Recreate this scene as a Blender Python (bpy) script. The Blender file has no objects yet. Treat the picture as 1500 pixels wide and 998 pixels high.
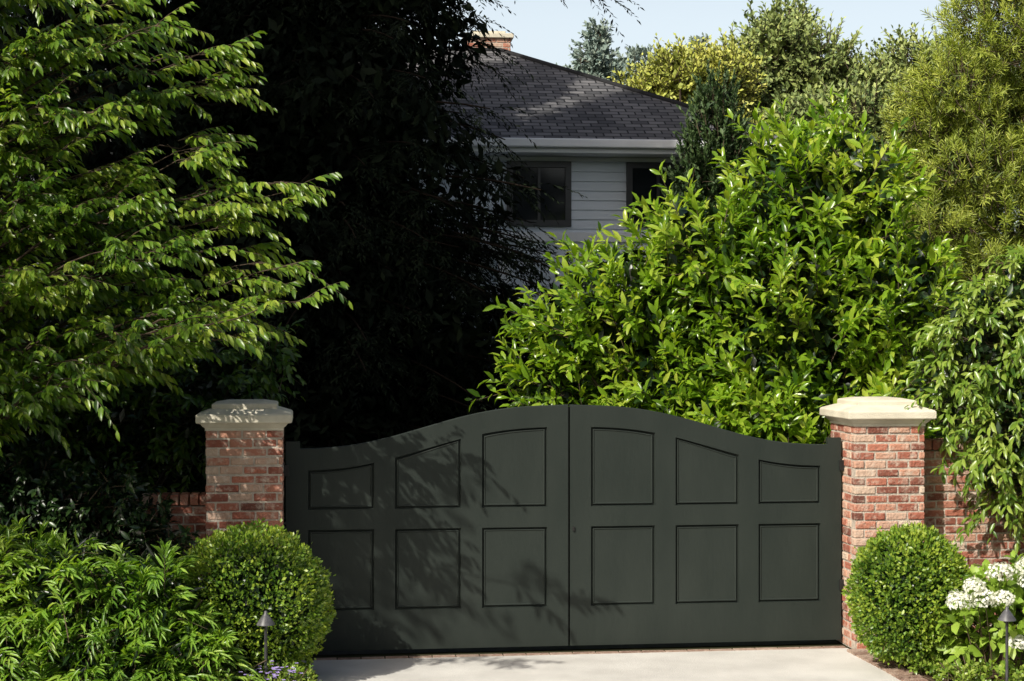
import bpy, math, random
import numpy as np
from mathutils import Vector
rng=np.random.default_rng(7); random.seed(7)
sc=bpy.context.scene
# ------------------------------------------------------------ helpers
def link(o,parent=None):
    sc.collection.objects.link(o)
    if parent is not None: o.parent=parent
    return o
def empty(name,loc=(0,0,0),rz=0):
    e=bpy.data.objects.new(name,None); e.location=loc; e.rotation_euler=(0,0,rz); e.empty_display_size=.2
    return link(e)
def pydata(name,V,F,mat,parent=None,smooth=False,attr=None,uv=None):
    me=bpy.data.meshes.new(name); me.from_pydata([tuple(v) for v in V],[],F)
    me.materials.append(mat)
    if smooth: me.polygons.foreach_set('use_smooth',[True]*len(me.polygons))
    if attr is not None:
        a=me.attributes.new('rnd','FLOAT','POINT'); a.data.foreach_set('value',np.asarray(attr,dtype=np.float32))
    if uv is not None:
        l=me.uv_layers.new(name='UVMap')
        for p in me.polygons:
            for li in p.loop_indices: l.data[li].uv=uv[me.loops[li].vertex_index]
    me.update()
    return link(bpy.data.objects.new(name,me),parent)
def trimesh(name,V,T,mat,parent,attr=None,smooth=True):
    me=bpy.data.meshes.new(name); n=len(T)
    me.vertices.add(len(V)); me.vertices.foreach_set('co',np.ascontiguousarray(V,dtype=np.float32).ravel())
    k=T.shape[1]
    me.loops.add(n*k); me.loops.foreach_set('vertex_index',np.ascontiguousarray(T,dtype=np.int32).ravel())
    me.polygons.add(n); me.polygons.foreach_set('loop_start',np.arange(n,dtype=np.int32)*k)
    me.polygons.foreach_set('loop_total',np.full(n,k,dtype=np.int32))
    if smooth: me.polygons.foreach_set('use_smooth',np.ones(n,dtype=bool))
    me.materials.append(mat)
    if attr is not None:
        a=me.attributes.new('rnd','FLOAT','POINT'); a.data.foreach_set('value',np.asarray(attr,dtype=np.float32))
    me.update(calc_edges=True); me.validate()
    return link(bpy.data.objects.new(name,me),parent)
def nrm(a): return a/np.maximum(np.linalg.norm(a,axis=-1,keepdims=True),1e-9)
def rv(n,s=1.): return rng.normal(size=(n,3))*s
UP=np.array([0,0,1.]); PHOTO=np.array([-.45,-.6,.2])   # leaves turn their upper faces to the light
class Box:
    def __init__(s): s.V=[];s.F=[];s.A=[]
    def add(s,x0,x1,y0,y1,z0,z1,a=0.5):
        b=len(s.V)
        s.V+=[(x0,y0,z0),(x1,y0,z0),(x1,y1,z0),(x0,y1,z0),(x0,y0,z1),(x1,y0,z1),(x1,y1,z1),(x0,y1,z1)]
        s.F+=[(b,b+3,b+2,b+1),(b+4,b+5,b+6,b+7),(b,b+1,b+5,b+4),(b+1,b+2,b+6,b+5),(b+2,b+3,b+7,b+6),(b+3,b,b+4,b+7)]
        s.A+=[a]*8
    def obj(s,name,mat,parent=None,bevel=0):
        o=pydata(name,s.V,s.F,mat,parent,attr=s.A)
        if bevel:
            m=o.modifiers.new('b','BEVEL'); m.width=bevel; m.segments=2; m.limit_method='ANGLE'
        return o
# ------------------------------------------------------------ materials
def newmat(name):
    m=bpy.data.materials.new(name); m.use_nodes=True; nt=m.node_tree; nt.nodes.clear()
    out=nt.nodes.new('ShaderNodeOutputMaterial'); return m,nt,out
def N(nt,t,**k):
    n=nt.nodes.new(t)
    for a,b in k.items():
        if a in n.inputs: n.inputs[a].default_value=b
        else: setattr(n,a,b)
    return n
def c4(c): return (c[0],c[1],c[2],1)
def ramp(nt,fac,stops):
    r=nt.nodes.new('ShaderNodeValToRGB'); e=r.color_ramp.elements
    while len(e)<len(stops): e.new(.5)
    for el,(p,c) in zip(e,stops): el.position=p; el.color=c4(c)
    nt.links.new(fac,r.inputs[0]); return r.outputs[0]
def leafmat(name,dark,mid,light,trans=.3,rough=.42,tcol=None,spec=.5,clump=1.2):
    m,nt,out=newmat(name); L=nt.links.new
    at=N(nt,'ShaderNodeAttribute',attribute_name='rnd')
    tc=N(nt,'ShaderNodeTexCoord'); no=N(nt,'ShaderNodeTexNoise',Scale=clump,Detail=3.)
    L(tc.outputs['Object'],no.inputs['Vector'])
    mx=N(nt,'ShaderNodeMath',operation='MULTIPLY_ADD'); L(no.outputs['Fac'],mx.inputs[0]); mx.inputs[1].default_value=1.2; mx.inputs[2].default_value=-.6
    ad=N(nt,'ShaderNodeMath',operation='ADD'); L(at.outputs['Fac'],ad.inputs[0]); L(mx.outputs[0],ad.inputs[1])
    col=ramp(nt,ad.outputs[0],[(0.05,dark),(.5,mid),(.95,light)])
    p=N(nt,'ShaderNodeBsdfPrincipled'); p.inputs['Roughness'].default_value=rough; p.inputs['Specular IOR Level'].default_value=spec
    L(col,p.inputs['Base Color'])
    if trans>0:
        t=N(nt,'ShaderNodeBsdfTranslucent')
        mc=N(nt,'ShaderNodeMix',data_type='RGBA',blend_type='MULTIPLY'); mc.inputs[0].default_value=1
        L(col,mc.inputs[6]); mc.inputs[7].default_value=c4(tcol or (1.7,1.6,.6)); L(mc.outputs[2],t.inputs['Color'])
        ms=N(nt,'ShaderNodeMixShader'); ms.inputs[0].default_value=trans
        L(p.outputs[0],ms.inputs[1]); L(t.outputs[0],ms.inputs[2]); L(ms.outputs[0],out.inputs[0])
    else: L(p.outputs[0],out.inputs[0])
    return m
def solid(name,c1,c2,scale=8,rough=.7,bump=.0,bscale=60,spec=.5,stretch=(1,1,1),detail=6.):
    m,nt,out=newmat(name); L=nt.links.new
    tc=N(nt,'ShaderNodeTexCoord'); mp=N(nt,'ShaderNodeMapping'); mp.inputs['Scale'].default_value=stretch
    L(tc.outputs['Object'],mp.inputs['Vector'])
    no=N(nt,'ShaderNodeTexNoise',Scale=float(scale),Detail=detail); L(mp.outputs[0],no.inputs['Vector'])
    col=ramp(nt,no.outputs['Fac'],[(.3,c1),(.7,c2)])
    p=N(nt,'ShaderNodeBsdfPrincipled'); p.inputs['Roughness'].default_value=rough; p.inputs['Specular IOR Level'].default_value=spec
    L(col,p.inputs['Base Color'])
    if bump:
        n2=N(nt,'ShaderNodeTexNoise',Scale=float(bscale),Detail=5.); L(mp.outputs[0],n2.inputs['Vector'])
        b=N(nt,'ShaderNodeBump'); b.inputs['Strength'].default_value=bump; b.inputs['Distance'].default_value=.02
        L(n2.outputs['Fac'],b.inputs['Height']); L(b.outputs[0],p.inputs['Normal'])
    L(p.outputs[0],out.inputs[0]); return m
def brickmat(name,stops,lime):
    m,nt,out=newmat(name); L=nt.links.new
    at=N(nt,'ShaderNodeAttribute',attribute_name='rnd')
    col=ramp(nt,at.outputs['Fac'],stops)
    tc=N(nt,'ShaderNodeTexCoord'); no=N(nt,'ShaderNodeTexNoise',Scale=13.,Detail=8.,Roughness=.7); L(tc.outputs['Object'],no.inputs['Vector'])
    f=ramp(nt,no.outputs['Fac'],[(.48,(0,0,0)),(.66,(lime,lime,lime))])
    mx=N(nt,'ShaderNodeMix',data_type='RGBA'); L(f,mx.inputs[0]); L(col,mx.inputs[6]); mx.inputs[7].default_value=(.60,.50,.41,1)
    p=N(nt,'ShaderNodeBsdfPrincipled'); p.inputs['Roughness'].default_value=.9; p.inputs['Specular IOR Level'].default_value=.2
    L(mx.outputs[2],p.inputs['Base Color'])
    b=N(nt,'ShaderNodeBump'); b.inputs['Strength'].default_value=.8; b.inputs['Distance'].default_value=.018
    n2=N(nt,'ShaderNodeTexNoise',Scale=38.,Detail=6.); L(tc.outputs['Object'],n2.inputs['Vector']); L(n2.outputs['Fac'],b.inputs['Height']); L(b.outputs[0],p.inputs['Normal'])
    L(p.outputs[0],out.inputs[0]); return m
M_brick=brickmat('old_brick',[(0,(.13,.055,.042)),(.25,(.31,.11,.075)),(.5,(.43,.16,.105)),(.72,(.50,.26,.18)),(1,(.58,.46,.36))],.75)
M_pave=brickmat('paving_brick',[(0,(.20,.13,.10)),(.5,(.30,.20,.155)),(1,(.40,.30,.24))],.5)
M_mortar=solid('mortar',(.42,.36,.30),(.60,.53,.45),14,.95,.6,70,.1)
M_stone=solid('cast_stone',(.54,.49,.39),(.74,.69,.56),3.5,.85,.3,90,.3)
M_gate=solid('gate_paint',(.0205,.0270,.0235),(.0275,.0345,.0300),3.0,.5,.10,30,.22,(1,1,.35))
M_metal=solid('black_iron',(.008,.008,.008),(.014,.014,.014),10,.5)
M_lampmetal=solid('weathered_bronze',(.05,.05,.055),(.12,.12,.13),14,.45)
M_conc=solid('driveway_concrete',(.50,.485,.455),(.68,.665,.63),1.6,.9,.3,120,.2)
M_asph=solid('asphalt',(.04,.04,.042),(.07,.07,.07),6,.95,.4,200,.2)
M_soil=solid('soil',(.035,.022,.013),(.10,.065,.04),9,1,.9,30,.1)
M_ground=solid('ground_cover',(.025,.03,.012),(.06,.055,.03),1.5,1,.5,20,.1)
M_bark=solid('bark',(.035,.025,.018),(.10,.075,.055),6,.95,.8,25,.1,(1,1,.25))
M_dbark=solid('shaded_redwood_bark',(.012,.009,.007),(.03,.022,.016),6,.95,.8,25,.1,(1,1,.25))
M_twig=solid('twig_bark',(.06,.045,.025),(.14,.10,.06),20,.8)
M_white=solid('white_trim',(.76,.78,.80),(.84,.86,.88),2,.6)
M_side=solid('lap_siding_paint',(.62,.68,.74),(.70,.76,.82),1.2,.7)
M_winf=solid('dark_window_frame',(.018,.02,.022),(.03,.03,.033),3,.4)
m,nt,out=newmat('window_glass'); p=N(nt,'ShaderNodeBsdfPrincipled'); p.inputs['Base Color'].default_value=(.012,.015,.018,1); p.inputs['Roughness'].default_value=.06; p.inputs['Specular IOR Level'].default_value=.3; nt.links.new(p.outputs[0],out.inputs[0]); M_glass=m
m,nt,out=newmat('roof_shingle'); L=nt.links.new
uv=N(nt,'ShaderNodeUVMap'); br=N(nt,'ShaderNodeTexBrick'); br.inputs['Scale'].default_value=1.
br.inputs['Brick Width'].default_value=.26; br.inputs['Row Height'].default_value=.15; br.inputs['Mortar Size'].default_value=.014; br.inputs['Mortar Smooth'].default_value=.3
br.inputs['Color1'].default_value=(.065,.065,.07,1); br.inputs['Color2'].default_value=(.19,.185,.19,1); br.inputs['Mortar'].default_value=(.012,.012,.014,1)
L(uv.outputs[0],br.inputs['Vector']); no=N(nt,'ShaderNodeTexNoise',Scale=1.3,Detail=5.); L(uv.outputs[0],no.inputs['Vector'])
mx=N(nt,'ShaderNodeMix',data_type='RGBA',blend_type='MULTIPLY'); mx.inputs[0].default_value=1
L(br.outputs['Color'],mx.inputs[6]); L(ramp(nt,no.outputs['Fac'],[(.3,(.7,.7,.7)),(.7,(1.0,1.0,1.0))]),mx.inputs[7])
p=N(nt,'ShaderNodeBsdfPrincipled'); p.inputs['Roughness'].default_value=.9; L(mx.outputs[2],p.inputs['Base Color'])
b=N(nt,'ShaderNodeBump'); b.inputs['Strength'].default_value=.9; b.inputs['Distance'].default_value=.03; L(br.outputs['Fac'],b.inputs['Height']); b.invert=True
L(b.outputs[0],p.inputs['Normal']); L(p.outputs[0],out.inputs[0]); M_roof=m

T1=(1.5,1.5,.45)
ML_laurel=leafmat('laurel_leaf',(.06,.14,.012),(.22,.37,.024),(.44,.52,.07),.38,.26,T1)
ML_cherry=leafmat('dogwood_leaf',(.035,.09,.012),(.13,.24,.022),(.32,.40,.055),.38,.33,T1)
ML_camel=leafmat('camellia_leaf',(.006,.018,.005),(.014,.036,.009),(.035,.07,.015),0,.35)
ML_mid=leafmat('viburnum_leaf',(.02,.055,.01),(.06,.13,.018),(.14,.22,.03),.25,.33,T1)
ML_red=leafmat('shaded_redwood_needle',(.003,.006,.003),(.006,.011,.005),(.012,.02,.008),0,.75,spec=.12)  # near-black base: deep shade is put into the needle colour
ML_pine=leafmat('pine_needle',(.18,.25,.035),(.37,.45,.065),(.54,.58,.12),.3,.5,(1.2,1.2,.5),clump=1.6)
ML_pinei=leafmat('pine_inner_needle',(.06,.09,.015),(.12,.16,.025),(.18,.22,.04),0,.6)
ML_cyp=leafmat('cypress_leaf',(.025,.055,.015),(.045,.09,.024),(.08,.13,.035),0,.6)
ML_oak=leafmat('oak_leaf',(.10,.15,.045),(.21,.27,.075),(.36,.41,.12),0,.6,clump=.7)  # base lightened, distance haze is mixed into the leaf colour
ML_yel=leafmat('yellow_leaf',(.20,.24,.04),(.36,.39,.065),(.52,.51,.11),0,.6,clump=.7)
ML_far=leafmat('far_pine_needle',(.13,.19,.17),(.20,.26,.22),(.27,.32,.25),0,.8,clump=.5)  # pale bluish base carries the haze of the far trees
ML_blocker=leafmat('haze_blocker_leaf',(.015,.03,.01),(.03,.05,.015),(.05,.08,.02),0,.8,clump=.5)  # dark leaf for the added light-blocking trees behind the camera
ML_box=leafmat('boxwood_leaf',(.05,.12,.015),(.15,.26,.026),(.33,.42,.05),.25,.38,T1,clump=3.)
ML_nan=leafmat('nandina_leaf',(.07,.17,.02),(.20,.36,.045),(.37,.50,.09),.35,.34,T1)
ML_ivy=leafmat('climber_leaf',(.05,.12,.015),(.18,.29,.035),(.36,.44,.09),.32,.30,T1)
ML_hyd=leafmat('hydrangea_leaf',(.12,.20,.02),(.24,.38,.04),(.38,.50,.09),.3,.45,T1)
ML_petal=leafmat('white_petal',(.70,.74,.55),(.84,.85,.75),(.88,.88,.84),.25,.6,(1.1,1.1,1.0))
ML_purple=leafmat('purple_petal',(.25,.18,.5),(.38,.28,.65),(.5,.42,.75),.2,.6,(1,1,1))
# ------------------------------------------------------------ leaf geometry
def template(kind):
    if kind=='broad':
        v=[(0,0,0),(.35,0,-.02),(.7,0,-.05),(1,0,-.16),(.32,.46,.06),(.32,-.46,.06),(.7,.40,.02),(.7,-.40,.02)]
        f=[(0,5,1),(0,1,4),(1,5,7),(1,7,2),(1,2,6),(1,6,4),(2,7,3),(2,3,6)]
    elif kind=='diamond':
        v=[(0,0,0),(.5,.5,.08),(1,0,0),(.5,-.5,.08)]; f=[(0,2,1),(0,3,2)]
    return np.array(v,float),np.array(f,int)
def leaves(name,P,D,U,S,w,kind,mat,parent,bias=None):
    t,f=template(kind); n=len(P)
    X=nrm(D); Y=nrm(np.cross(U,X)); Z=np.cross(X,Y)
    S=np.broadcast_to(S,(n,))[:,None,None]
    V=P[:,None,:]+S*(t[None,:,0,None]*X[:,None,:]+t[None,:,1,None]*w*Y[:,None,:]+t[None,:,2,None]*Z[:,None,:])
    F=f[None]+(np.arange(n)*len(t))[:,None,None]
    a=rng.normal(.5,.2,n)
    if bias is not None: a=a+bias
    return trimesh(name,V.reshape(-1,3),F.reshape(-1,3),mat,parent,np.repeat(a,len(t)))
def tubes(name,paths,radii,mat,parent,sides=4):
    n,k,_=paths.shape; T=nrm(np.gradient(paths,axis=1)); ref=np.array([.31,.17,.93]); 
    A=np.cross(T,ref); bad=np.linalg.norm(A,axis=-1,keepdims=True)<.3
    A=np.where(bad,np.cross(T,np.array([1.,0,0])),A); A=nrm(A); B=np.cross(T,A)
    th=np.arange(sides)/sides*2*np.pi
    V=paths[:,:,None,:]+radii[:,:,None,None]*(np.cos(th)[None,None,:,None]*A[:,:,None,:]+np.sin(th)[None,None,:,None]*B[:,:,None,:])
    idx=np.arange(n*k*sides).reshape(n,k,sides)
    a=idx[:,:-1,:];b=idx[:,1:,:]; F=np.stack([a,np.roll(a,-1,2),np.roll(b,-1,2),b],-1).reshape(-1,4)
    return trimesh(name,V.reshape(-1,3),F,mat,parent)
def twigs(P0,D,L,droop,n,ll,lw_jit,ang,mode,grav,t0=.12,unoise=.35,up=.6,photo=.6):
    N_=len(P0); D=nrm(D); L=np.broadcast_to(L,(N_,)); t=np.linspace(t0,1,n)[None,:]+rng.normal(0,.25/n,(N_,n))
    Lb=L[:,None,None]; tt=t[:,:,None]
    P=P0[:,None]+D[:,None]*Lb*tt-UP*droop*Lb*tt**2
    T=nrm(D[:,None]-UP*2*droop*tt)
    side=nrm(np.cross(T,UP+0.001)); oth=np.cross(side,T)
    k=np.arange(n)[None,:]
    if mode=='spiral': ph=k*2.4+rng.uniform(0,6.28,(N_,1))
    else: ph=(k%2)*np.pi+rng.normal(0,.35,(N_,n))
    ph=ph[:,:,None]
    S=np.cos(ph)*side+np.sin(ph)*oth
    an=(ang*(1-.45*t)+rng.normal(0,.15,(N_,n)))[:,:,None]
    LD=nrm(T*np.cos(an)+S*np.sin(an)-UP*grav+rng.normal(0,.1,(N_,n,3)))
    U=T*.5*(mode=='spiral')+UP*up+PHOTO*photo+rng.normal(0,unoise,(N_,n,3))
    sz=ll*(1-.25*np.abs(t-.5)*2)*rng.uniform(1-lw_jit,1+lw_jit,(N_,n))
    return P.reshape(-1,3),LD.reshape(-1,3),U.reshape(-1,3),sz.ravel()
def twigpaths(P0,D,L,droop,k=4,r0=.006):
    N_=len(P0); D=nrm(D); L=np.broadcast_to(L,(N_,)); t=np.linspace(0,1,k)[None,:,None]
    P=P0[:,None]+D[:,None]*L[:,None,None]*t-UP*droop*L[:,None,None]*t**2
    r=np.broadcast_to(r0*(1-.75*np.linspace(0,1,k))[None,:],(N_,k)); return P,r
def shell(lobes,n,inner=.6):
    Lb=np.array(lobes,float); w=(Lb[:,3]*Lb[:,5]); w=w/w.sum(); P=[];Nn=[];tot=0
    while tot<n:
        m_=n*2; i=rng.choice(len(Lb),m_,p=w); d=nrm(rv(m_)); r=rng.uniform(inner,1.,m_)[:,None]
        wob=1+.2*np.sin(d[:,:1]*7+i[:,None]*1.7)*np.sin(d[:,1:2]*6+i[:,None])*np.cos(d[:,2:3]*8)
        p_=Lb[i,:3]+d*Lb[i,3:6]*r*wob
        q=np.linalg.norm((p_[:,None]-Lb[None,:,:3])/Lb[None,:,3:6],axis=2); q[np.arange(m_),i]=9
        keep=(q.min(1)>inner*.92)&(p_[:,2]>.03)
        P.append(p_[keep]);Nn.append(nrm(d/Lb[i,3:6])[keep]); tot+=keep.sum()
    return np.concatenate(P)[:n],np.concatenate(Nn)[:n]
def fill(lobes,n):
    Lb=np.array(lobes,float); w=Lb[:,3]*Lb[:,4]*Lb[:,5]; w/=w.sum(); i=rng.choice(len(Lb),n,p=w)
    d=nrm(rv(n)); return Lb[i,:3]+d*Lb[i,3:6]*(rng.uniform(0,1,n)**(1/3))[:,None]*.8
def trunkpath(pts,r0,r1,name,parent,mat=None,k=10,sides=10):
    pts=np.array(pts,float); s=np.linspace(0,len(pts)-1,k); P=np.stack([np.interp(s,np.arange(len(pts)),pts[:,j]) for j in range(3)],1)
    P[1:-1]+=rv(k-2,.04*r0/.15)*[1,1,.2]
    return tubes(name,P[None],np.linspace(r0,r1,k)[None],mat or M_bark,parent,sides)
def limbs(name,base,targets,r0,parent,k=8,mat=None):
    n=len(targets); t=np.linspace(0,1,k)[None,:,None]; b=np.array(base,float); 
    if b.ndim==1: b=np.repeat(b[None],n,0)
    mid=(b+targets)/2; mid[:,2]+=.15*np.linalg.norm(targets-b,axis=1)
    P=(1-t)**2*b[:,None]+2*t*(1-t)*mid[:,None]+t**2*targets[:,None]
    P[:,1:-1]+=rng.normal(0,.03,P[:,1:-1].shape)*min(1,r0/.05)
    r=np.repeat((r0*(1-.85*np.linspace(0,1,k)))[None],n,0)
    return tubes(name,P,r,mat or M_bark,parent,6)
def shrub(name,lobes,ntw,L,nl,ll,w,ang,mode,mat,upb=.7,outb=.8,droop=.1,grav=.0,fillN=0,kind='broad',inner=.6,base=None,r0=.006,fillmat=None,noise=.35,up=.6,unoise=.35,bias=0,lean=(0,0,0),fs=1.25,nlimb=14,photo=.6):
    e=empty(name)
    P,Nm=shell(lobes,ntw,inner); Dr=nrm(Nm*outb+UP*upb+np.array(lean)+rv(ntw,noise)); Ls=rng.uniform(.6,1.45,ntw)*L
    P0=P-Dr*Ls[:,None]*.45
    a=twigs(P0,Dr,Ls,droop,nl,ll,.25,ang,mode,grav,up=up,unoise=unoise,photo=photo)
    leaves('foliage',*a[:3],a[3],w,kind,mat,e,bias=bias)
    pp,r=twigpaths(P0-Dr*.15,Dr,Ls+.15,droop,4,r0); tubes('twigs',pp,r,M_twig,e,3)
    if fillN:
        Q=fill(lobes,fillN); Q=Q[Q[:,2]>.02]
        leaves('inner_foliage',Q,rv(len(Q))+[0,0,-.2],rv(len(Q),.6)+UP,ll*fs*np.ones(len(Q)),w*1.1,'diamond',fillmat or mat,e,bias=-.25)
    if base is not None:
        Q=fill(lobes,nlimb); limbs('limbs',base,Q,.05 if r0<.01 else .12,e)
    return e
# ------------------------------------------------------------ ground
def sheet(name,pts,z,mat):
    return pydata(name,[(x,y,z) for x,y in pts],[tuple(range(len(pts)))],mat)
sheet('ground',[(-400,-200),(400,-200),(400,900),(-400,900)],-.012,M_ground)
GA=math.radians(7); GC=Vector((.512,15.0,0)); cg,sg=math.cos(GA),math.sin(GA)
def gw(u,v): return (GC.x+cg*u-sg*v, GC.y+sg*u+cg*v)
d=[gw(-2.54,-.20),(-1.62,13.9),(-1.58,12.6),(-2.2,10.5),(-2.9,8.6),(5.4,8.6),(4.1,10.6),(3.35,12.6),(3.2,13.7),gw(2.54,-.20)]
sheet('driveway',d,-.002,M_conc)
sheet('driveway_court',[gw(-2.54,.06),gw(2.54,.06),(2.6,24),(-3,24)],-.004,M_asph)
sheet('road',[(-200,-3.5),(200,-3.5),(200,8.0),(-200,8.0)],-.004,M_asph)
b=Box(); b.add(-200,-2.9,8.35,8.5,-.01,.12); b.add(5.4,200,8.35,8.5,-.01,.12); b.obj('kerb',M_conc,None,.01)
def bed(name,cx,cy,rx,ry,h):
    V=[];F=[];R=10;S=40
    for i in range(R+1):
        r=i/R
        for j in range(S):
            t=j/S*6.2832; x=cx+rx*r*math.cos(t);y=cy+ry*r*math.sin(t)
            V.append((x,y,h*(1-r**3)+random.uniform(-.008,.012)*(r<1)-.008))
    for i in range(R):
        for j in range(S):
            a=i*S+j;bb=i*S+(j+1)%S; F.append((a,a+S,bb+S,bb))
    return pydata(name,V,F,M_soil,smooth=True)
bed('planting_bed',-3.6,13.0,2.0,1.55,.07)
bed('planting_bed',5.0,13.4,1.75,1.5,.05)
# ------------------------------------------------------------ bricks
def bricks(name,parent,x0,x1,y0,y1,z0,z1,bl=.205,ch=.079,j=.014,faces='all'):
    B=Box(); n=int(round((z1-z0)/ch)); ch=(z1-z0)/n; dpt=.095
    core=Box(); core.add(x0+.008,x1-.008,y0+.008,y1-.008,z0,z1-.001); 
    for k in range(n):
        za=z0+k*ch+j*.5; zb=z0+(k+1)*ch-j*.5
        def run(a,b_,fn,off):
            q=a-off*bl
            while q<b_-.01:
                s=max(a,q); e_=min(b_,q+bl)
                if e_-s>.03:
                    jj=lambda s_=.005: random.uniform(-s_,s_)
                    fn(s+(j*.5 if s>a else 0),e_-(j*.5 if e_<b_ else 0),jj)
                q+=bl
        off=(k%2)*.5+random.uniform(-.09,.09)
        def col(): 
            c=random.betavariate(1.8,2.0); return c if random.random()>.12 else random.uniform(.85,1)
        run(x0,x1,lambda s,e_,jj:B.add(s,e_,y0+jj(),y0+dpt,za+jj(.004),zb+jj(.004),col()),off)
        if faces=='all':
            run(x0,x1,lambda s,e_,jj:B.add(s,e_,y1-dpt,y1+jj(),za,zb,col()),off)
            run(y0+dpt+j,y1-dpt-j,lambda s,e_,jj:B.add(x0+jj(),x0+dpt,s,e_,za,zb,col()),.5-off)
            run(y0+dpt+j,y1-dpt-j,lambda s,e_,jj:B.add(x1-dpt,x1+jj(),s,e_,za,zb,col()),.5-off)
    B.obj('bricks',M_brick,parent,.009); core.obj('mortar',M_mortar,parent)
def pillar(u):
    x,y=gw(u,0); e=empty('brick_pillar',(x,y,0),GA)
    bricks('b',e,-.33,.33,-.35,.35,0,2.03)
    prof=[(.335,2.022),(.335,2.045),(.355,2.06),(.375,2.085),(.405,2.09),(.41,2.10),(.41,2.155),(.40,2.168),(.295,2.205),(.28,2.207),(.28,2.245),(.27,2.255),(.16,2.275)]
    V=[];F=[]
    for w,z in prof: V+=[(-w,-w-.02,z),(w,-w-.02,z),(w,w+.02,z),(-w,w+.02,z)]
    for i in range(len(prof)-1):
        for j in range(4):
            a=i*4+j; c=i*4+(j+1)%4; F.append((a,c,c+4,a+4))
    F.append((3,2,1,0)); q=(len(prof)-1)*4; F.append((q,q+1,q+2,q+3))
    o=pydata('stone_cap',V,F,M_stone,e); mm=o.modifiers.new('b','BEVEL'); mm.width=.004; mm.segments=2
    return e
pillar(-2.885); pillar(2.885)
def wall(u0,u1,h):
    x,y=gw((u0+u1)/2,.05); e=empty('brick_wall',(x,y,0),GA); w=(u1-u0)/2
    bricks('w',e,-w,w,-.11,.11,0,h,faces='front')
    c=Box(); 
    q=-w
    while q<w-.02:
        c.add(q+.004,min(q+.075,w),-.13,.13,h+.006,h+.10,random.betavariate(2,2.4)); q+=.085
    c.obj('coping_bricks',M_brick,e,.005)
wall(3.225,8.6,1.78); wall(-6.6,-3.225,1.35)
e=empty('brick_edging'); B=Box()
u=-2.5
while u<2.5:
    B.add(u,u+.2,-.195,-.11,-.02,.000+random.uniform(0,.004),random.betavariate(2,2)); u+=.21
o=B.obj('apron_bricks',M_pave,e,.004); o.location=(GC.x,GC.y,0); o.rotation_euler=(0,0,GA)
path=[gw(2.5,-.4),(3.17,14.1),(3.24,13.5),(3.42,12.6),(3.8,11.5)]
def along(path,step):
    out_=[]; 
    for a,b2 in zip(path[:-1],path[1:]):
        L_=math.dist(a,b2); n=max(1,int(L_/step))
        for i in range(n): 
            t=i/n; out_.append((a[0]+(b2[0]-a[0])*t,a[1]+(b2[1]-a[1])*t,math.atan2(b2[1]-a[1],b2[0]-a[0])))
    return out_
V=[];F=[];A=[]
for (x,y,an) in along(path,.105):
    ca,sa=math.cos(an),math.sin(an); bb=len(V); h=.010+random.uniform(0,.012); r_=random.betavariate(2,2)
    for z in (-.02,h):
        for (p_,q_) in ((-.045,-.1),(.045,-.1),(.045,.1),(-.045,.1)):
            V.append((x+.08+ca*p_-sa*q_,y+sa*p_+ca*q_,z)); A.append(r_)
    F+=[(bb+4,bb+5,bb+6,bb+7),(bb,bb+1,bb+5,bb+4),(bb+1,bb+2,bb+6,bb+5),(bb+2,bb+3,bb+7,bb+6),(bb+3,bb,bb+4,bb+7)]
pydata('edging_bricks',V,F,M_pave,e,attr=A)
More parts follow.
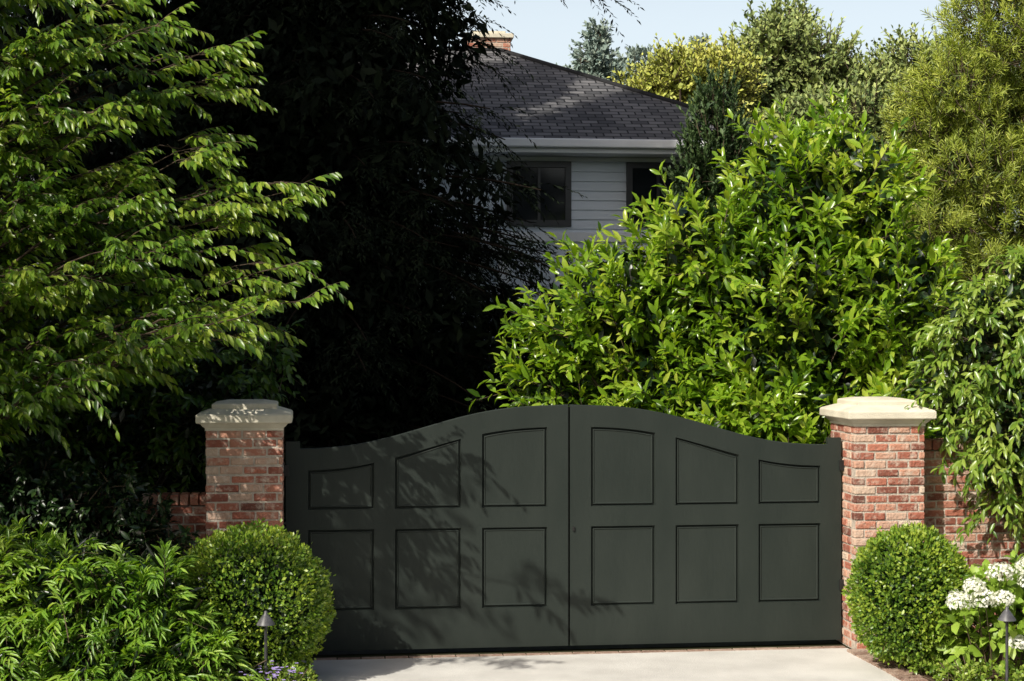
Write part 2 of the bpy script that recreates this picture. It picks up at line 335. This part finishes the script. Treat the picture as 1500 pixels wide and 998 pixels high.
# ------------------------------------------------------------ gate
TU=[0,.25,.45,.65,.82,1.0,1.2,1.43,1.65,1.9,2.15,2.4,2.6]; TZ=[2.222,2.214,2.20,2.18,2.153,2.108,2.055,1.99,1.93,1.88,1.852,1.843,1.84]
cz=np.polyfit(TU,TZ,6)
def T(u): return float(np.polyval(cz,min(u,2.45)))
def gate_leaf(s,parent):
    V=[];F=[]
    def P(u,v,z): V.append((s*u,v,z)); return len(V)-1
    def quad(a,b_,c,d_): F.append((a,b_,c,d_) if s>0 else (d_,c,b_,a))
    y0=-.03; y1=.03; zb=.045
    panels=[(.20,.79),(.98,1.57),(1.755,2.34)]
    cols=[(.009,.20,0)]
    for i,(a,b_) in enumerate(panels):
        cols.append((a,b_,1)); cols.append((b_,panels[i+1][0] if i<2 else 2.41,0))
    for a,b_,isp in cols:
        n=8 if b_-a>.3 else 3; us=np.linspace(a,b_,n+1)
        for i in range(n):
            l,r=us[i],us[i+1]; tl,tr=T(l),T(r)
            if isp: segs=[(zb,zb,.40,.40),(1.12,1.12,1.30,1.30),(tl-.195,tr-.195,tl,tr)]
            else: segs=[(zb,zb,tl,tr)]
            for (bl_,br_,ttl,ttr) in segs: quad(P(l,y0,bl_),P(r,y0,br_),P(r,y0,ttr-.006*(ttr==tr)),P(l,y0,ttl-.006*(ttl==tl)))
            quad(P(l,y0,tl-.006),P(r,y0,tr-.006),P(r,y0+.006,tr),P(l,y0+.006,tl))
            quad(P(l,y0+.006,tl),P(r,y0+.006,tr),P(r,y1,tr),P(l,y1,tl))
            quad(P(r,y1,zb),P(l,y1,zb),P(l,y1,tl),P(r,y1,tr))
    a,b_,h=2.41,2.535,1.905
    quad(P(a,y0,zb),P(b_,y0,zb),P(b_,y0,h),P(a,y0,h)); quad(P(b_,y1,zb),P(a,y1,zb),P(a,y1,h),P(b_,y1,h))
    quad(P(a,y0,h),P(b_,y0,h),P(b_,y1,h),P(a,y1,h)); quad(P(b_,y0,zb),P(b_,y1,zb),P(b_,y1,h),P(b_,y0,h)); quad(P(a,y1,1.7),P(a,y0,1.7),P(a,y0,h),P(a,y1,h))
    quad(P(.009,y1,zb),P(.009,y0,zb),P(.009,y0,T(0)),P(.009,y1,T(0))); quad(P(.009,y0,zb),P(.009,y1,zb),P(b_,y1,zb),P(b_,y0,zb))
    prof=[(0,0),(.004,.026),(.012,.032),(.016,.032),(.021,.012),(.026,.010),(.034,.018)]
    for a,b_ in panels:
        for row in (0,1):
            loops=[]
            for ins,dp in prof:
                lp=[]; n=8
                zb_=(.40 if row==0 else 1.30)+ins
                us=np.linspace(a+ins,b_-ins,n+1)
                for u_ in us: lp.append((u_,zb_))
                for u_ in us[::-1]:
                    uu=a+(u_-a-ins)/(b_-a-2*ins)*(b_-a)
                    lp.append((u_,(1.12 if row==0 else T(uu)-.195)-ins))
                loops.append([P(x_,y0+dp,z_) for x_,z_ in lp])
            for A_,B_ in zip(loops[:-1],loops[1:]):
                m_=len(A_)
                for i in range(m_): quad(A_[i],A_[(i+1)%m_],B_[(i+1)%m_],B_[i])
            last=loops[-1]; m_=len(last)
            for i in range(m_//2-1): quad(last[i],last[i+1],last[m_-2-i],last[m_-1-i])
    return pydata('gate_leaf_panel',V,F,M_gate,parent)
ge=empty('driveway_gate',(GC.x,GC.y,0),GA)
gate_leaf(-1,ge); gate_leaf(1,ge)
B=Box(); B.add(-.03,.03,.031,.05,.05,2.2); B.obj('astragal_backing',M_metal,ge)
B=Box()
for s in (-1,1):
    for z in (.55,1.65): B.add(s*2.535-.02,s*2.535+.03,-.055,-.031,z-.05,z+.05)
B.add(.03,.05,-.045,-.031,1.08,1.12)
B.obj('hinges',M_metal,ge,.004)
B=Box(); B.add(2.56,2.60,-.40,-.351,.52,.64); o=B.obj('gate_sensor',M_metal,ge,.006)
# ------------------------------------------------------------ house
HE=empty('house',(4.42,25.0,0),math.radians(6)); EZ=5.79; W_=15.; dd=4.2; Dp=2*dd; Rz=EZ+2.03
V=[(0,0,EZ),(-W_,0,EZ),(-dd,dd,Rz),(-W_+dd,dd,Rz),(0,Dp,EZ),(-W_,Dp,EZ)]
def roof():
    uv=[]; Vv=[];F=[]
    sl=math.hypot(dd,2.03)
    def face(pts,uvs):
        b_=len(Vv); Vv.extend(pts); uv.extend(uvs); F.append(tuple(range(b_,b_+len(pts))))
    face([V[1],V[0],V[2],V[3]],[(0,0),(W_,0),(W_-dd,sl),(dd,sl)])
    face([V[0],V[4],V[2]],[(0,0),(Dp,0),(dd,sl)])
    face([V[4],V[5],V[3],V[2]],[(0,0),(W_,0),(W_-dd,sl),(dd,sl)])
    face([V[5],V[1],V[3]],[(0,0),(Dp,0),(dd,sl)])
    pydata('roof',Vv,F,M_roof,HE,uv=uv)
roof()
def capline(a,b_): 
    a=np.array(a);b_=np.array(b_);k=24; return np.stack([a+(b_-a)*t for t in np.linspace(0,1,k)])
caps=np.stack([capline(V[0],V[2]),capline(V[2],V[3]),capline(V[4],V[2])]); tubes('hip_caps',caps,np.full((3,24),.05),M_roof,HE,6)
B=Box(); B.add(-W_,.0,-.11,-.002,EZ-.13,EZ+.0); B.add(.002,.11,-.11,Dp,EZ-.13,EZ); B.obj('gutter',M_white,HE,.02)
B=Box(); B.add(-W_,0,0.0,.03,EZ-.20,EZ-.005); B.add(-.03,0,.032,Dp,EZ-.20,EZ-.005); B.add(-W_,-.032,.032,.6,EZ-.20,EZ-.17); B.add(-.55,-.032,.62,Dp,EZ-.20,EZ-.17); B.obj('fascia_and_soffit',M_white,HE)
Vv=[];F=[]
z=0
while z<EZ-.2:
    z2=min(z+.145,EZ-.2); b_=len(Vv)
    Vv+=[(-W_+.5,.55-.022,z),(-.55,.55-.022,z),(-.55,.55,z2),(-W_+.5,.55,z2),(-W_+.5,.55,z),(-.55,.55,z)]
    F+=[(b_,b_+1,b_+2,b_+3),(b_+4,b_+5,b_+1,b_)]
    b_=len(Vv); Vv+=[(-.5+.018,.55,z),(-.5+.018,Dp-.5,z),(-.5,Dp-.5,z2),(-.5,.55,z2)]; F+=[(b_,b_+1,b_+2,b_+3)]
    z=z2
pydata('lap_siding',Vv,F,M_side,HE)
B=Box(); B.add(-.56,-.47,.50,.57,0,EZ-.21); B.add(-W_+.4,-.57,.49,.55,4.30,4.44); B.add(-W_+.5,-.57,.50,.56,EZ-.27,EZ-.21); B.obj('trim',M_white,HE)
def window(xc,z0,z1,w):
    B=Box(); y=.50
    B.add(xc-w/2-.09,xc-w/2,y-.02,y+.04,z0-.09,z1+.09);B.add(xc+w/2,xc+w/2+.09,y-.02,y+.04,z0-.09,z1+.09)
    B.add(xc-w/2,xc+w/2,y-.02,y+.04,z1,z1+.09);B.add(xc-w/2,xc+w/2,y-.03,y+.04,z0-.09,z0)
    B.add(xc-.02,xc+.02,y-.005,y+.02,z0,z1)
    B.obj('window_frame',M_winf,HE)
    B=Box(); B.add(xc-w/2,xc+w/2,y+.021,y+.028,z0,z1); B.obj('window_pane',M_glass,HE)
window(-3.98,4.62,5.42,.8); window(-2.15,4.62,5.42,.8); window(-7.3,4.62,5.42,.95); window(-2.5,1.2,2.6,1.6); window(-6.5,1.2,2.6,1.6)
B=Box(); B.add(-8.5,-4.6,-1.2,.48,4.02,4.16); B.add(-8.5,-8.35,-1.15,-1.0,0,4.02); B.add(-4.75,-4.6,-1.15,-1.0,0,4.02); B.obj('porch_roof',M_white,HE,.01)
ce=empty('chimney',(0,0,0)); ce.parent=HE; ce.location=(-4.4,4.55,0)
bricks('c',ce,-.38,.38,-.3,.3,6.6,8.05); B=Box(); B.add(-.43,.43,-.35,.35,8.05,8.13); B.add(-.3,.3,-.22,.22,8.13,8.19); B.obj('chimney_cap',M_stone,ce,.01)
# ------------------------------------------------------------ laurel
y=17.6
lob=[(.6,y,2.95,.4,.6,.4),(1.2,y,3.25,.65,.8,.65),(2.0,y+.1,3.7,.65,.9,.7),(2.95,y+.2,4.2,.62,.9,.85),(3.65,y+.3,4.35,.6,.9,.85),(2.8,y,2.9,1.2,1.0,1.15),(1.6,y,2.3,.85,.8,.8),(4.0,y,3.3,.75,.8,.8),(.45,y+.1,2.4,.45,.6,.55),(2.8,y-.3,1.9,1.3,.9,.8),(1.2,y,1.3,1.,.8,1.),(3.8,y,1.8,.9,.8,1.2)]
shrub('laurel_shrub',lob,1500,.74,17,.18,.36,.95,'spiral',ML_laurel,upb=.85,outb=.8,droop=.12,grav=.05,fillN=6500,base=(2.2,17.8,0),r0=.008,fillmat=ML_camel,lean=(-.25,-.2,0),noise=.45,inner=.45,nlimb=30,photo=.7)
# ------------------------------------------------------------ climber on the right wall
lob=[(4.35,15.3,2.85,.5,.5,.55),(4.0,15.35,2.35,.3,.4,.45),(4.6,15.1,2.05,.55,.4,.55),(4.45,15.05,1.65,.38,.3,.4),(4.9,15.4,2.9,.6,.6,.9),(5.4,15.3,2.,.7,.5,1.)]
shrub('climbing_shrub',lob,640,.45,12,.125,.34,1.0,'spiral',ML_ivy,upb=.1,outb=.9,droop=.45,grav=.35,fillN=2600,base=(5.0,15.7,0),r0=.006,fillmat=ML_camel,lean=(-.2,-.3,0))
# ------------------------------------------------------------ right pine
lob=[(5.35,20,5.8,.7,.8,.5),(5.95,20,6.6,.8,.9,.7),(4.95,20.2,5.35,.5,.6,.35),(5.5,19.9,4.85,.8,.8,.45),(6.05,20,4.2,.7,.8,.42),(5.0,19.8,4.2,.5,.6,.35),(5.7,19.7,3.6,.6,.6,.35),(6.9,20.3,5.6,1.,1.,1.),(6.3,20.4,7.7,.9,1,.9),(6.8,20,3.6,.9,1,.9),(5.2,20.2,3.2,.8,.6,.6),(5.9,20.4,5.3,1.,.8,.8),(5.5,20.5,4.0,.9,.7,.9)]
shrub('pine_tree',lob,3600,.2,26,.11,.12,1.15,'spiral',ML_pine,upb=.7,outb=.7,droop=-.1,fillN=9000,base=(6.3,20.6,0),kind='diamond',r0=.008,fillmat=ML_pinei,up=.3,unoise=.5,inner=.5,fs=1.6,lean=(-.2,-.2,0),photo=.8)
trunkpath([(6.6,20.9,0),(6.55,20.9,3),(6.6,20.8,8)],.2,.05,'trunk',bpy.data.objects['pine_tree'])
# ------------------------------------------------------------ cypress by the house
lob=[(2.85,23.2,5.45,.45,.45,1.15),(2.6,23.1,4.6,.45,.5,1.1),(3.15,23.2,4.8,.5,.5,1.1),(2.85,23.2,3,.6,.6,2.4)]
shrub('cypress_tree',lob,1300,.28,22,.085,.42,.6,'spiral',ML_cyp,upb=1.2,outb=.5,droop=0,fillN=7000,base=(2.85,23.2,0),kind='diamond',fs=1.6)
# ------------------------------------------------------------ background trees
def bg(name,lobes,n,ll,mat,base,k=12,L=.7):
    return shrub(name,lobes,n,L,k,ll,.55,1.0,'spiral',mat,upb=.5,outb=.8,droop=.05,fillN=n*2,base=base,kind='diamond',r0=.02,fs=1.6,lean=(-.2,-.2,0),photo=.8)
Y=40
bg('oak_tree',[(6.4,Y,9.9,.9,1,.8),(5.8,Y,9.3,1.,1,.75),(7.3,Y,9.3,1.1,1.2,.9),(8.2,Y,8.7,1.1,1,.9),(6.75,Y,8.3,1.4,1.2,1.),(6.9,Y+1,10.6,.5,.8,.5),(7,Y,6.3,2.5,2,1.8)],2600,.17,ML_oak,(7,Y,0))
bg('oak_tree',[(9.3,Y+3,8.4,1.3,1.2,1.1),(10.6,Y+3,9.6,1.4,1.2,1.1),(10.,Y+3,7,2.4,2,1.6),(12.,Y+3,8.6,1.8,1.6,1.8)],1800,.18,ML_oak,(10,Y+3,0))
bg('maple_tree',[(3.95,Y-2,8.75,.8,.8,.65),(3.1,Y-2,8.4,.6,.6,.5),(4.8,Y-2,8.7,.8,.8,.7),(4.2,Y-2,7.2,1.6,1.2,1.)],1300,.15,ML_yel,(4.1,Y-2,0))
bg('oak_tree',[(5.6,31,6.7,.7,.8,.5),(6.4,31,6.9,.9,.9,.6),(7.4,31,6.6,1.2,1,.9),(6.6,31,4.8,1.8,1.2,1.6)],1500,.14,ML_oak,(6.6,31,0))
bg('distant_pine_tree',[(2.75,55,12.0,.7,.7,.7),(2.4,55,11.2,1.1,.8,.6),(3.3,55,11.3,1.0,.8,.7),(2.85,55,12.8,.35,.4,.5),(2.6,55,9.5,1.6,1,1.6)],700,.22,ML_far,(2.7,55,0),L=.5)
bg('distant_pine_tree',[(4.5,58,12.4,1.0,.8,.5),(4.2,58,11.6,1.4,.9,.7),(5.3,58,12.0,.9,.8,.5),(4.6,58,10,1.8,1,1.6)],700,.22,ML_far,(4.5,58,0),L=.5)
bg('distant_pine_tree',[(6.75,60,13.1,.35,.4,.6),(6.7,60,12.4,.7,.6,.5),(6.8,60,11.6,1.2,.9,.8),(6.6,60,9.6,1.8,1,1.8)],600,.22,ML_far,(6.7,60,0),L=.5)
e=empty('distant_trees'); n=9000
x=rng.uniform(-90,90,n); y=95+rng.normal(0,5,n); z=rng.uniform(0,1,n)**.7*(7+2.5*np.sin(x*.21)+1.5*np.sin(x*.53+1))
leaves('foliage',np.stack([x,y,z],1),rv(n),rv(n)+UP,np.full(n,1.5),.7,'diamond',ML_far,e)
# added unseen tree row behind the camera, keeps low haze light off the gate
e=empty('haze_blocker_trees'); n=9000
x=rng.uniform(-38,38,n); y=-15+rng.normal(0,1.5,n); z=rng.uniform(0,1,n)**.8*(10+2*np.sin(x*.31)+1.2*np.sin(x*.83+1))
leaves('foliage',np.stack([x,y,z],1),rv(n),rv(n)+UP,np.full(n,1.1),.7,'diamond',ML_blocker,e)
tx=np.arange(-36,37,6.)
tubes('trunks',np.stack([np.stack([tx+0,tx*0-15,tx*0+h_],1) for h_ in (0,2,5,8)],1),np.tile([.25,.2,.15,.06],(len(tx),1)),M_bark,e,8)
# ------------------------------------------------------------ redwoods
def redwood(name,x,y,h,rad,nb,zmin,extra=(),ll=.1,shape=1.3,nt=11,core=.62,cn=9000,cs=(.12,.26)):
    e=empty(name)
    zb=rng.uniform(zmin,h*.98,nb); an=rng.uniform(0,6.283,nb)
    Lr=rad*np.clip((1.05-zb/h)*shape,.08,1.)*rng.uniform(.7,1.12,nb)
    for (ez,ea,el) in extra: zb=np.append(zb,ez);an=np.append(an,ea);Lr=np.append(Lr,el)
    nb=len(zb)
    D=np.stack([np.cos(an),np.sin(an),rng.uniform(-.05,.25,nb)],1); B0=np.stack([x+0*zb,y+0*zb,zb],1); dr=.22
    pp,r=twigpaths(B0,D,Lr,dr,7,.03); tubes('boughs',pp,r,M_dbark,e,4)
    t=rng.uniform(.2,1.,(nb,nt)); Dn=nrm(D)
    P=B0[:,None]+Dn[:,None]*(Lr[:,None]*t)[:,:,None]-UP*dr*(Lr[:,None]*t**2)[:,:,None]
    sd=nrm(np.cross(Dn,UP))[:,None]*rng.choice([-1,1],(nb,nt))[:,:,None]
    TD=nrm(Dn[:,None]*.7+sd*rng.uniform(.2,1,(nb,nt,1))-UP*.35+rng.normal(0,.2,(nb,nt,3)))
    P=P.reshape(-1,3);TD=TD.reshape(-1,3)
    Ls=rng.uniform(.35,.8,len(P))
    a=twigs(P,TD,Ls,.35,18,ll,.25,.9,'flat',.15,unoise=.3,photo=0); leaves('foliage',*a[:3],a[3],.26,'diamond',ML_red,e)
    zc=rng.uniform(zmin,h*.9,cn); aa=rng.uniform(0,6.283,cn); rr=rad*np.clip((1.05-zc/h)*shape,.1,1.)*np.sqrt(rng.uniform(.06,1,cn))*core*(1+.25*np.sin(zc*3+aa*2))
    Q=np.stack([x+rr*np.cos(aa),y+rr*np.sin(aa),zc],1)
    leaves('inner_foliage',Q,rv(cn)+[0,0,-.9],rv(cn),rng.uniform(cs[0],cs[1],cn),.4,'diamond',ML_red,e)
    trunkpath([(x,y,0),(x,y,h)],.42,.04,'trunk',e,M_dbark,sides=12)
    return e
ex=[(7.9,-.2,3.2),(8.0,.1,3.4),(7.8,.3,3.1),(8.2,-.1,3.4),(8.0,-.05,2.9)]+[(float(rng.uniform(3.6,4.9)),float(rng.uniform(-.5,.3)),float(rng.uniform(2.5,3.0))) for _ in range(12)]
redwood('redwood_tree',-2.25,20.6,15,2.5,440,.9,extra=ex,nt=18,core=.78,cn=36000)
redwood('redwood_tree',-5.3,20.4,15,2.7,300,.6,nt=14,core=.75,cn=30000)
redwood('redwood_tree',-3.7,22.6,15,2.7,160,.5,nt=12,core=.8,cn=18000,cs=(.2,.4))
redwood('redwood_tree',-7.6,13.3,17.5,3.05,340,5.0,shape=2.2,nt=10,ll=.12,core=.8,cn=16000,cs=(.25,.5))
lob=[(-6.5,22.3,2.,1.6,.7,2.2),(-4.2,22.2,2.,1.6,.7,2.1),(-2.,22.2,1.9,1.5,.7,2.),(-.3,22.1,1.9,1.2,.7,2.1),(.8,22.0,1.9,.9,.6,2.1),(-8.5,22.,2.4,1.5,.8,2.6)]
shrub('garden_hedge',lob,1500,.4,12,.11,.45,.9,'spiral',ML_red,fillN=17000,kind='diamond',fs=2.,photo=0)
# ------------------------------------------------------------ broadleaf trees on the left
def broadtree(name,tx,ty,h,tips,reps,nt,nl,ll,mat,y0,tw,spread=.4,up0=.35):
    e=empty(name)
    trunkpath([(tx,ty,0),(tx+.1,ty-.05,h*.3),(tx+.05,ty,h*.6),(tx+.15,ty,h)],tw,.04,'trunk',e)
    ends=[];starts=[]
    for tp in tips:
        x,z=tp[0],tp[-1]; yy=tp[1] if len(tp)==3 else y0
        for q in range(reps):
            dx,dz,dy=rng.normal(0,.12),rng.normal(0,.15),rng.normal(-.1,spread)
            if q==0: dx=dz=0
            ends.append((x-abs(dx)*q,yy+dy,z+abs(dz))); starts.append((tx+.1,ty,max(.9,min(h*.95,z-up0-.25*(x-tx)+rng.normal(0,.15)))))
    ends=np.array(ends);starts=np.array(starts);n=len(ends);k=12;t=np.linspace(0,1,k)[None,:,None]
    mid=starts*.45+ends*.55; mid[:,2]+=.32
    P=(1-t)**2*starts[:,None]+2*t*(1-t)*mid[:,None]+t**2*ends[:,None]
    P[:,1:-1]+=rng.normal(0,.02,P[:,1:-1].shape)
    r=np.repeat((.02*(1-.85*np.linspace(0,1,k)))[None],n,0); tubes('boughs',P,r,M_bark,e,5)
    tt=rng.uniform(.22,1.,(n,nt)); tt[:,0]=.99;tt[:,1]=.97
    S=starts[:,None];E=ends[:,None];Mi=mid[:,None];q=tt[:,:,None]
    Q=(1-q)**2*S+2*q*(1-q)*Mi+q**2*E; Tn=nrm(2*(1-q)*(Mi-S)+2*q*(E-Mi))
    sd=nrm(np.cross(Tn,UP))*rng.choice([-1,1],(n,nt))[:,:,None]
    D=nrm(Tn*.8+sd*rng.uniform(.2,1.,(n,nt,1))*(tt<.96)[:,:,None]+UP*rng.normal(.08,.3,(n,nt,1))); Q=Q.reshape(-1,3);D=D.reshape(-1,3)
    Ls=rng.uniform(.22,.5,len(Q))
    pp,rr=twigpaths(Q,D,Ls,.2,4,.005); tubes('twigs',pp,rr,M_twig,e,3)
    a=twigs(Q,D,Ls,.2,nl,ll,.3,.85,'flat',.6,unoise=.35,up=.8,photo=.7)
    leaves('foliage',a[0],a[1],a[2],a[3],.36,'broad',mat,e)
tips=[(-2.44,5.2),(-2.39,4.85),(-3.06,5.3),(-2.5,4.3),(-1.8,3.95),(-2.28,3.75),(-2.06,3.45),(-1.55,3.1),(-2.33,3.0),(-2.85,2.75),(-2.78,3.3),(-3.6,5.1),(-3.7,5.6),(-3.3,4.6),(-3.6,3.8),(-3.83,3.2),(-3.3,2.5),(-3.8,2.3),(-3.0,3.8),(-3.1,2.9),(-4.1,4.3),(-4.2,2.7),(-4.2,5.6),(-3.2,4.1),(-2.2,2.85)]
broadtree('dogwood_tree',-5.1,13.9,5.6,tips,3,21,11,.115,ML_cherry,13.5,.13)
tips=[(-4.1,10.4,5.9),(-4.4,10.7,5.2),(-4.8,10.3,5.6),(-5.2,10.5,6.1),(-3.9,10.6,5.1),(-5.3,10.5,5.0),(-3.7,10.2,5.5),(-4.7,10.5,4.6),(-5.0,10.4,5.3),(-4.3,10.3,4.8),(-4.9,10.6,4.2),(-5.4,10.4,4.4),(-5.0,10.2,5.8),(-5.5,10.6,5.7),(-4.6,10.5,5.9)]
broadtree('dogwood_tree',-6.9,9.9,6.2,tips,1,15,8,.14,ML_cherry,10.4,.16,spread=.25,up0=.2)
lob=[(-4.4,15.0,2.1,.8,.5,.8),(-3.5,15.1,2.0,.6,.4,.75),(-2.85,15.2,2.25,.5,.4,.6),(-3.9,15.1,2.8,.8,.5,.6),(-5.3,15,2.5,.8,.6,1.2),(-2.55,15.5,2.7,.5,.4,.5)]
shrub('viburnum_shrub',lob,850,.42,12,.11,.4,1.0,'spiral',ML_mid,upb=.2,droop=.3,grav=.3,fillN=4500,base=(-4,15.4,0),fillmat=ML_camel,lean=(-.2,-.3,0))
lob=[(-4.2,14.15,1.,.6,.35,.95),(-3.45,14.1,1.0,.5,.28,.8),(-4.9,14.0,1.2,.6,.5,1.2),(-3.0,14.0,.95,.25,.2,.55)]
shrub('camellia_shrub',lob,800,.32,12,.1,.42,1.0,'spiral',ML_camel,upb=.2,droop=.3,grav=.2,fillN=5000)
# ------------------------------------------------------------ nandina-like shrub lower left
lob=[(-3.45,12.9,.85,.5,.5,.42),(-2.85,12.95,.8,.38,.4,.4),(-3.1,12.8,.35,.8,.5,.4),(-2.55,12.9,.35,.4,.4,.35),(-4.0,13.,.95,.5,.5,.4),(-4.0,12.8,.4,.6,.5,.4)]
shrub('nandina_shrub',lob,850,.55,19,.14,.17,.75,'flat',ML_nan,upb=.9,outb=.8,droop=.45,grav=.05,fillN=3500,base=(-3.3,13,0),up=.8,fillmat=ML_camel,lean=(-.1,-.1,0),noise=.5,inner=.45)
# ------------------------------------------------------------ clipped boxwood balls
def boxwood(x,y,z,r,rz):
    e=empty('boxwood_ball'); n=17000
    d=nrm(rv(n)); d=d[(d[:,2]>-.93)]; n=len(d)
    w=1+.06*np.sin(d[:,0]*9+x)*np.sin(d[:,1]*8)*np.cos(d[:,2]*9)+.05*np.sin(d[:,0]*23)*np.sin(d[:,2]*21+y)
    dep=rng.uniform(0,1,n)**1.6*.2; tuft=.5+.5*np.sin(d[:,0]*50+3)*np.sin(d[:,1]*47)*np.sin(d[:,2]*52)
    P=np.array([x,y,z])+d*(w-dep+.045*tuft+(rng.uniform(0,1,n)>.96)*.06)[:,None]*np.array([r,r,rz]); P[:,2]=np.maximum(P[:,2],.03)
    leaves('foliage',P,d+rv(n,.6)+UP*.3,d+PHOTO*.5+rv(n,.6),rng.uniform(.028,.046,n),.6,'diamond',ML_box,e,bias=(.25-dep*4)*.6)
    m_=7000; Q=np.array([x,y,z])+nrm(rv(m_))*rng.uniform(.3,.80,m_)[:,None]*np.array([r,r,rz]); Q[:,2]=np.maximum(Q[:,2],.03)
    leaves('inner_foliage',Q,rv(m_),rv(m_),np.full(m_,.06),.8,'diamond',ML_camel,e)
    Q=np.array([x,y,z])+nrm(rv(30))*.8*np.array([r,r,rz]); Q[:,2]=np.maximum(Q[:,2],.1); limbs('stems',(x,y,0),Q,.012,e)
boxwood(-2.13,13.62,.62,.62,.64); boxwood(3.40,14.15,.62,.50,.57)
# ------------------------------------------------------------ hydrangea
lob=[(4.2,13.75,.55,.35,.35,.4),(3.85,13.8,.45,.25,.3,.4),(4.5,13.8,.6,.35,.35,.5)]
he=shrub('hydrangea_shrub',lob,120,.28,8,.13,.6,1.1,'spiral',ML_hyd,upb=.5,droop=.15,grav=.1,fillN=350)
heads=[(3.95,13.42,.92),(4.17,13.4,.96),(3.75,13.45,.80),(3.64,13.5,.68),(3.82,13.42,.70),(3.97,13.4,.71),(4.2,13.42,.86),(4.07,13.35,.36),(4.3,13.6,1.05),(4.55,13.5,.8)]
P=[];D=[]
for hx,hy,hz in heads:
    d=nrm(rv(260)); d=d[d[:,2]>-.6]; P.append(np.array([hx,hy,hz])+d*rng.uniform(.066,.088,(len(d),1))*np.array([1.1,1.1,.85])*rng.uniform(.85,1.15)); D.append(d)
P=np.concatenate(P);D=np.concatenate(D); n=len(P)
leaves('flower_heads',P,np.cross(D,rv(n))+D*.25,D+rv(n,.25),rng.uniform(.024,.034,n),.9,'diamond',ML_petal,he)
hp=np.array(heads); limbs('flower_stems',np.stack([hp[:,0]*.6+1.68,hp[:,1]+.25,hp[:,2]*0],1),hp,.008,he,mat=M_twig)
# ------------------------------------------------------------ ground cover plants
shrub('groundcover_plant',[(3.65,13.45,.06,.32,.3,.10),(4.1,13.3,.06,.35,.25,.10),(3.55,13.9,.08,.25,.2,.1),(4.6,13.3,.06,.4,.3,.12)],260,.12,9,.05,.6,1.0,'spiral',ML_ivy,inner=.2)
ge2=shrub('flowering_groundcover',[(-1.78,12.95,.12,.26,.3,.12),(-2.3,12.7,.1,.4,.3,.14),(-1.72,13.3,.08,.14,.25,.08)],240,.13,9,.045,.5,1.0,'spiral',ML_ivy,inner=.2)
n=260; P=np.stack([rng.normal(-1.84,.12,n),rng.normal(12.85,.12,n),rng.uniform(.18,.28,n)],1); P=np.repeat(P[::5],5,0)[:n]
an=np.tile(np.arange(5)*1.2566,(n+4)//5)[:len(P)]; D=np.stack([np.cos(an),np.sin(an),0*an+.2],1)
leaves('purple_flowers',P,D,np.tile([0,-.6,1.],(len(P),1)),np.full(len(P),.018),.8,'diamond',ML_purple,ge2)
# ------------------------------------------------------------ path lights
def pathlight(x,y,h):
    e=empty('path_light',(x,y,0))
    def lathe(name,prof,mat,S=24):
        V=[];F=[]
        for r,z in prof:
            for j in range(S): t=j/S*6.2832; V.append((r*math.cos(t),r*math.sin(t),z))
        for i in range(len(prof)-1):
            for j in range(S): a=i*S+j;c=i*S+(j+1)%S; F.append((a,c,c+S,a+S))
        return pydata(name,V,F,mat,e,smooth=True)
    lathe('stem',[(.012,0),(.012,h-.06),(.02,h-.055),(.02,h-.03),(.0,h-.028)],M_lampmetal)
    lathe('cone_shade',[(.073,h-.045),(.07,h-.035),(.03,h+.022),(.014,h+.04),(.012,h+.06),(0,h+.064)],M_lampmetal)
    lathe('shade_lining',[(.071,h-.044),(.03,h+.012),(0,h+.02)],M_lampmetal)
    lathe('lens',[(.022,h-.028),(.022,h+.005),(0,h+.006)],M_stone)
pathlight(-1.92,12.93,.63); pathlight(3.94,13.2,.62)
# ------------------------------------------------------------ light, world, camera
a=math.radians(39); el=math.radians(39)
S=bpy.data.lights.new('sun','SUN'); S.energy=5.0; S.angle=math.radians(.5); S.color=(1,.95,.84)
so=link(bpy.data.objects.new('sun',S)); dirv=Vector((math.sin(a)*math.cos(el),math.cos(a)*math.cos(el),-math.sin(el))); so.rotation_euler=dirv.to_track_quat('-Z','Y').to_euler(); so.location=(-10,0,15)
w=bpy.data.worlds.new("World"); sc.world=w; w.use_nodes=True; nt=w.node_tree; bgn=nt.nodes['Background']; L=nt.links.new
sk=nt.nodes.new('ShaderNodeTexSky'); sk.sky_type='NISHITA'; sk.sun_disc=False; sk.sun_elevation=el; sk.sun_rotation=math.radians(180+39); sk.dust_density=6.0; sk.air_density=1.0; sk.ozone_density=1.0
# pale summer haze low over the horizon
tc=nt.nodes.new('ShaderNodeTexCoord'); sx=nt.nodes.new('ShaderNodeSeparateXYZ'); L(tc.outputs['Generated'],sx.inputs[0])
mr=nt.nodes.new('ShaderNodeMapRange'); mr.interpolation_type='SMOOTHSTEP'; L(sx.outputs['Z'],mr.inputs['Value'])
mr.inputs['From Min'].default_value=.17; mr.inputs['From Max'].default_value=.38; mr.inputs['To Min'].default_value=1.; mr.inputs['To Max'].default_value=0.
hz=nt.nodes.new('ShaderNodeMix'); hz.data_type='RGBA'; hz.blend_type='ADD'; L(mr.outputs[0],hz.inputs[0]); L(sk.outputs[0],hz.inputs[6]); hz.inputs[7].default_value=(6.0,6.5,6.6,1)
L(hz.outputs[2],bgn.inputs[0]); bgn.inputs[1].default_value=.098
cam=bpy.data.cameras.new('camera'); cam.lens=58.3; cam.sensor_width=36; cam.clip_end=2000
co=link(bpy.data.objects.new('camera',cam)); co.location=(0,0,2.8); co.rotation_euler=(math.radians(90),0,0); sc.camera=co
sc.view_settings.view_transform='Standard'; sc.view_settings.look='None'; sc.view_settings.exposure=0
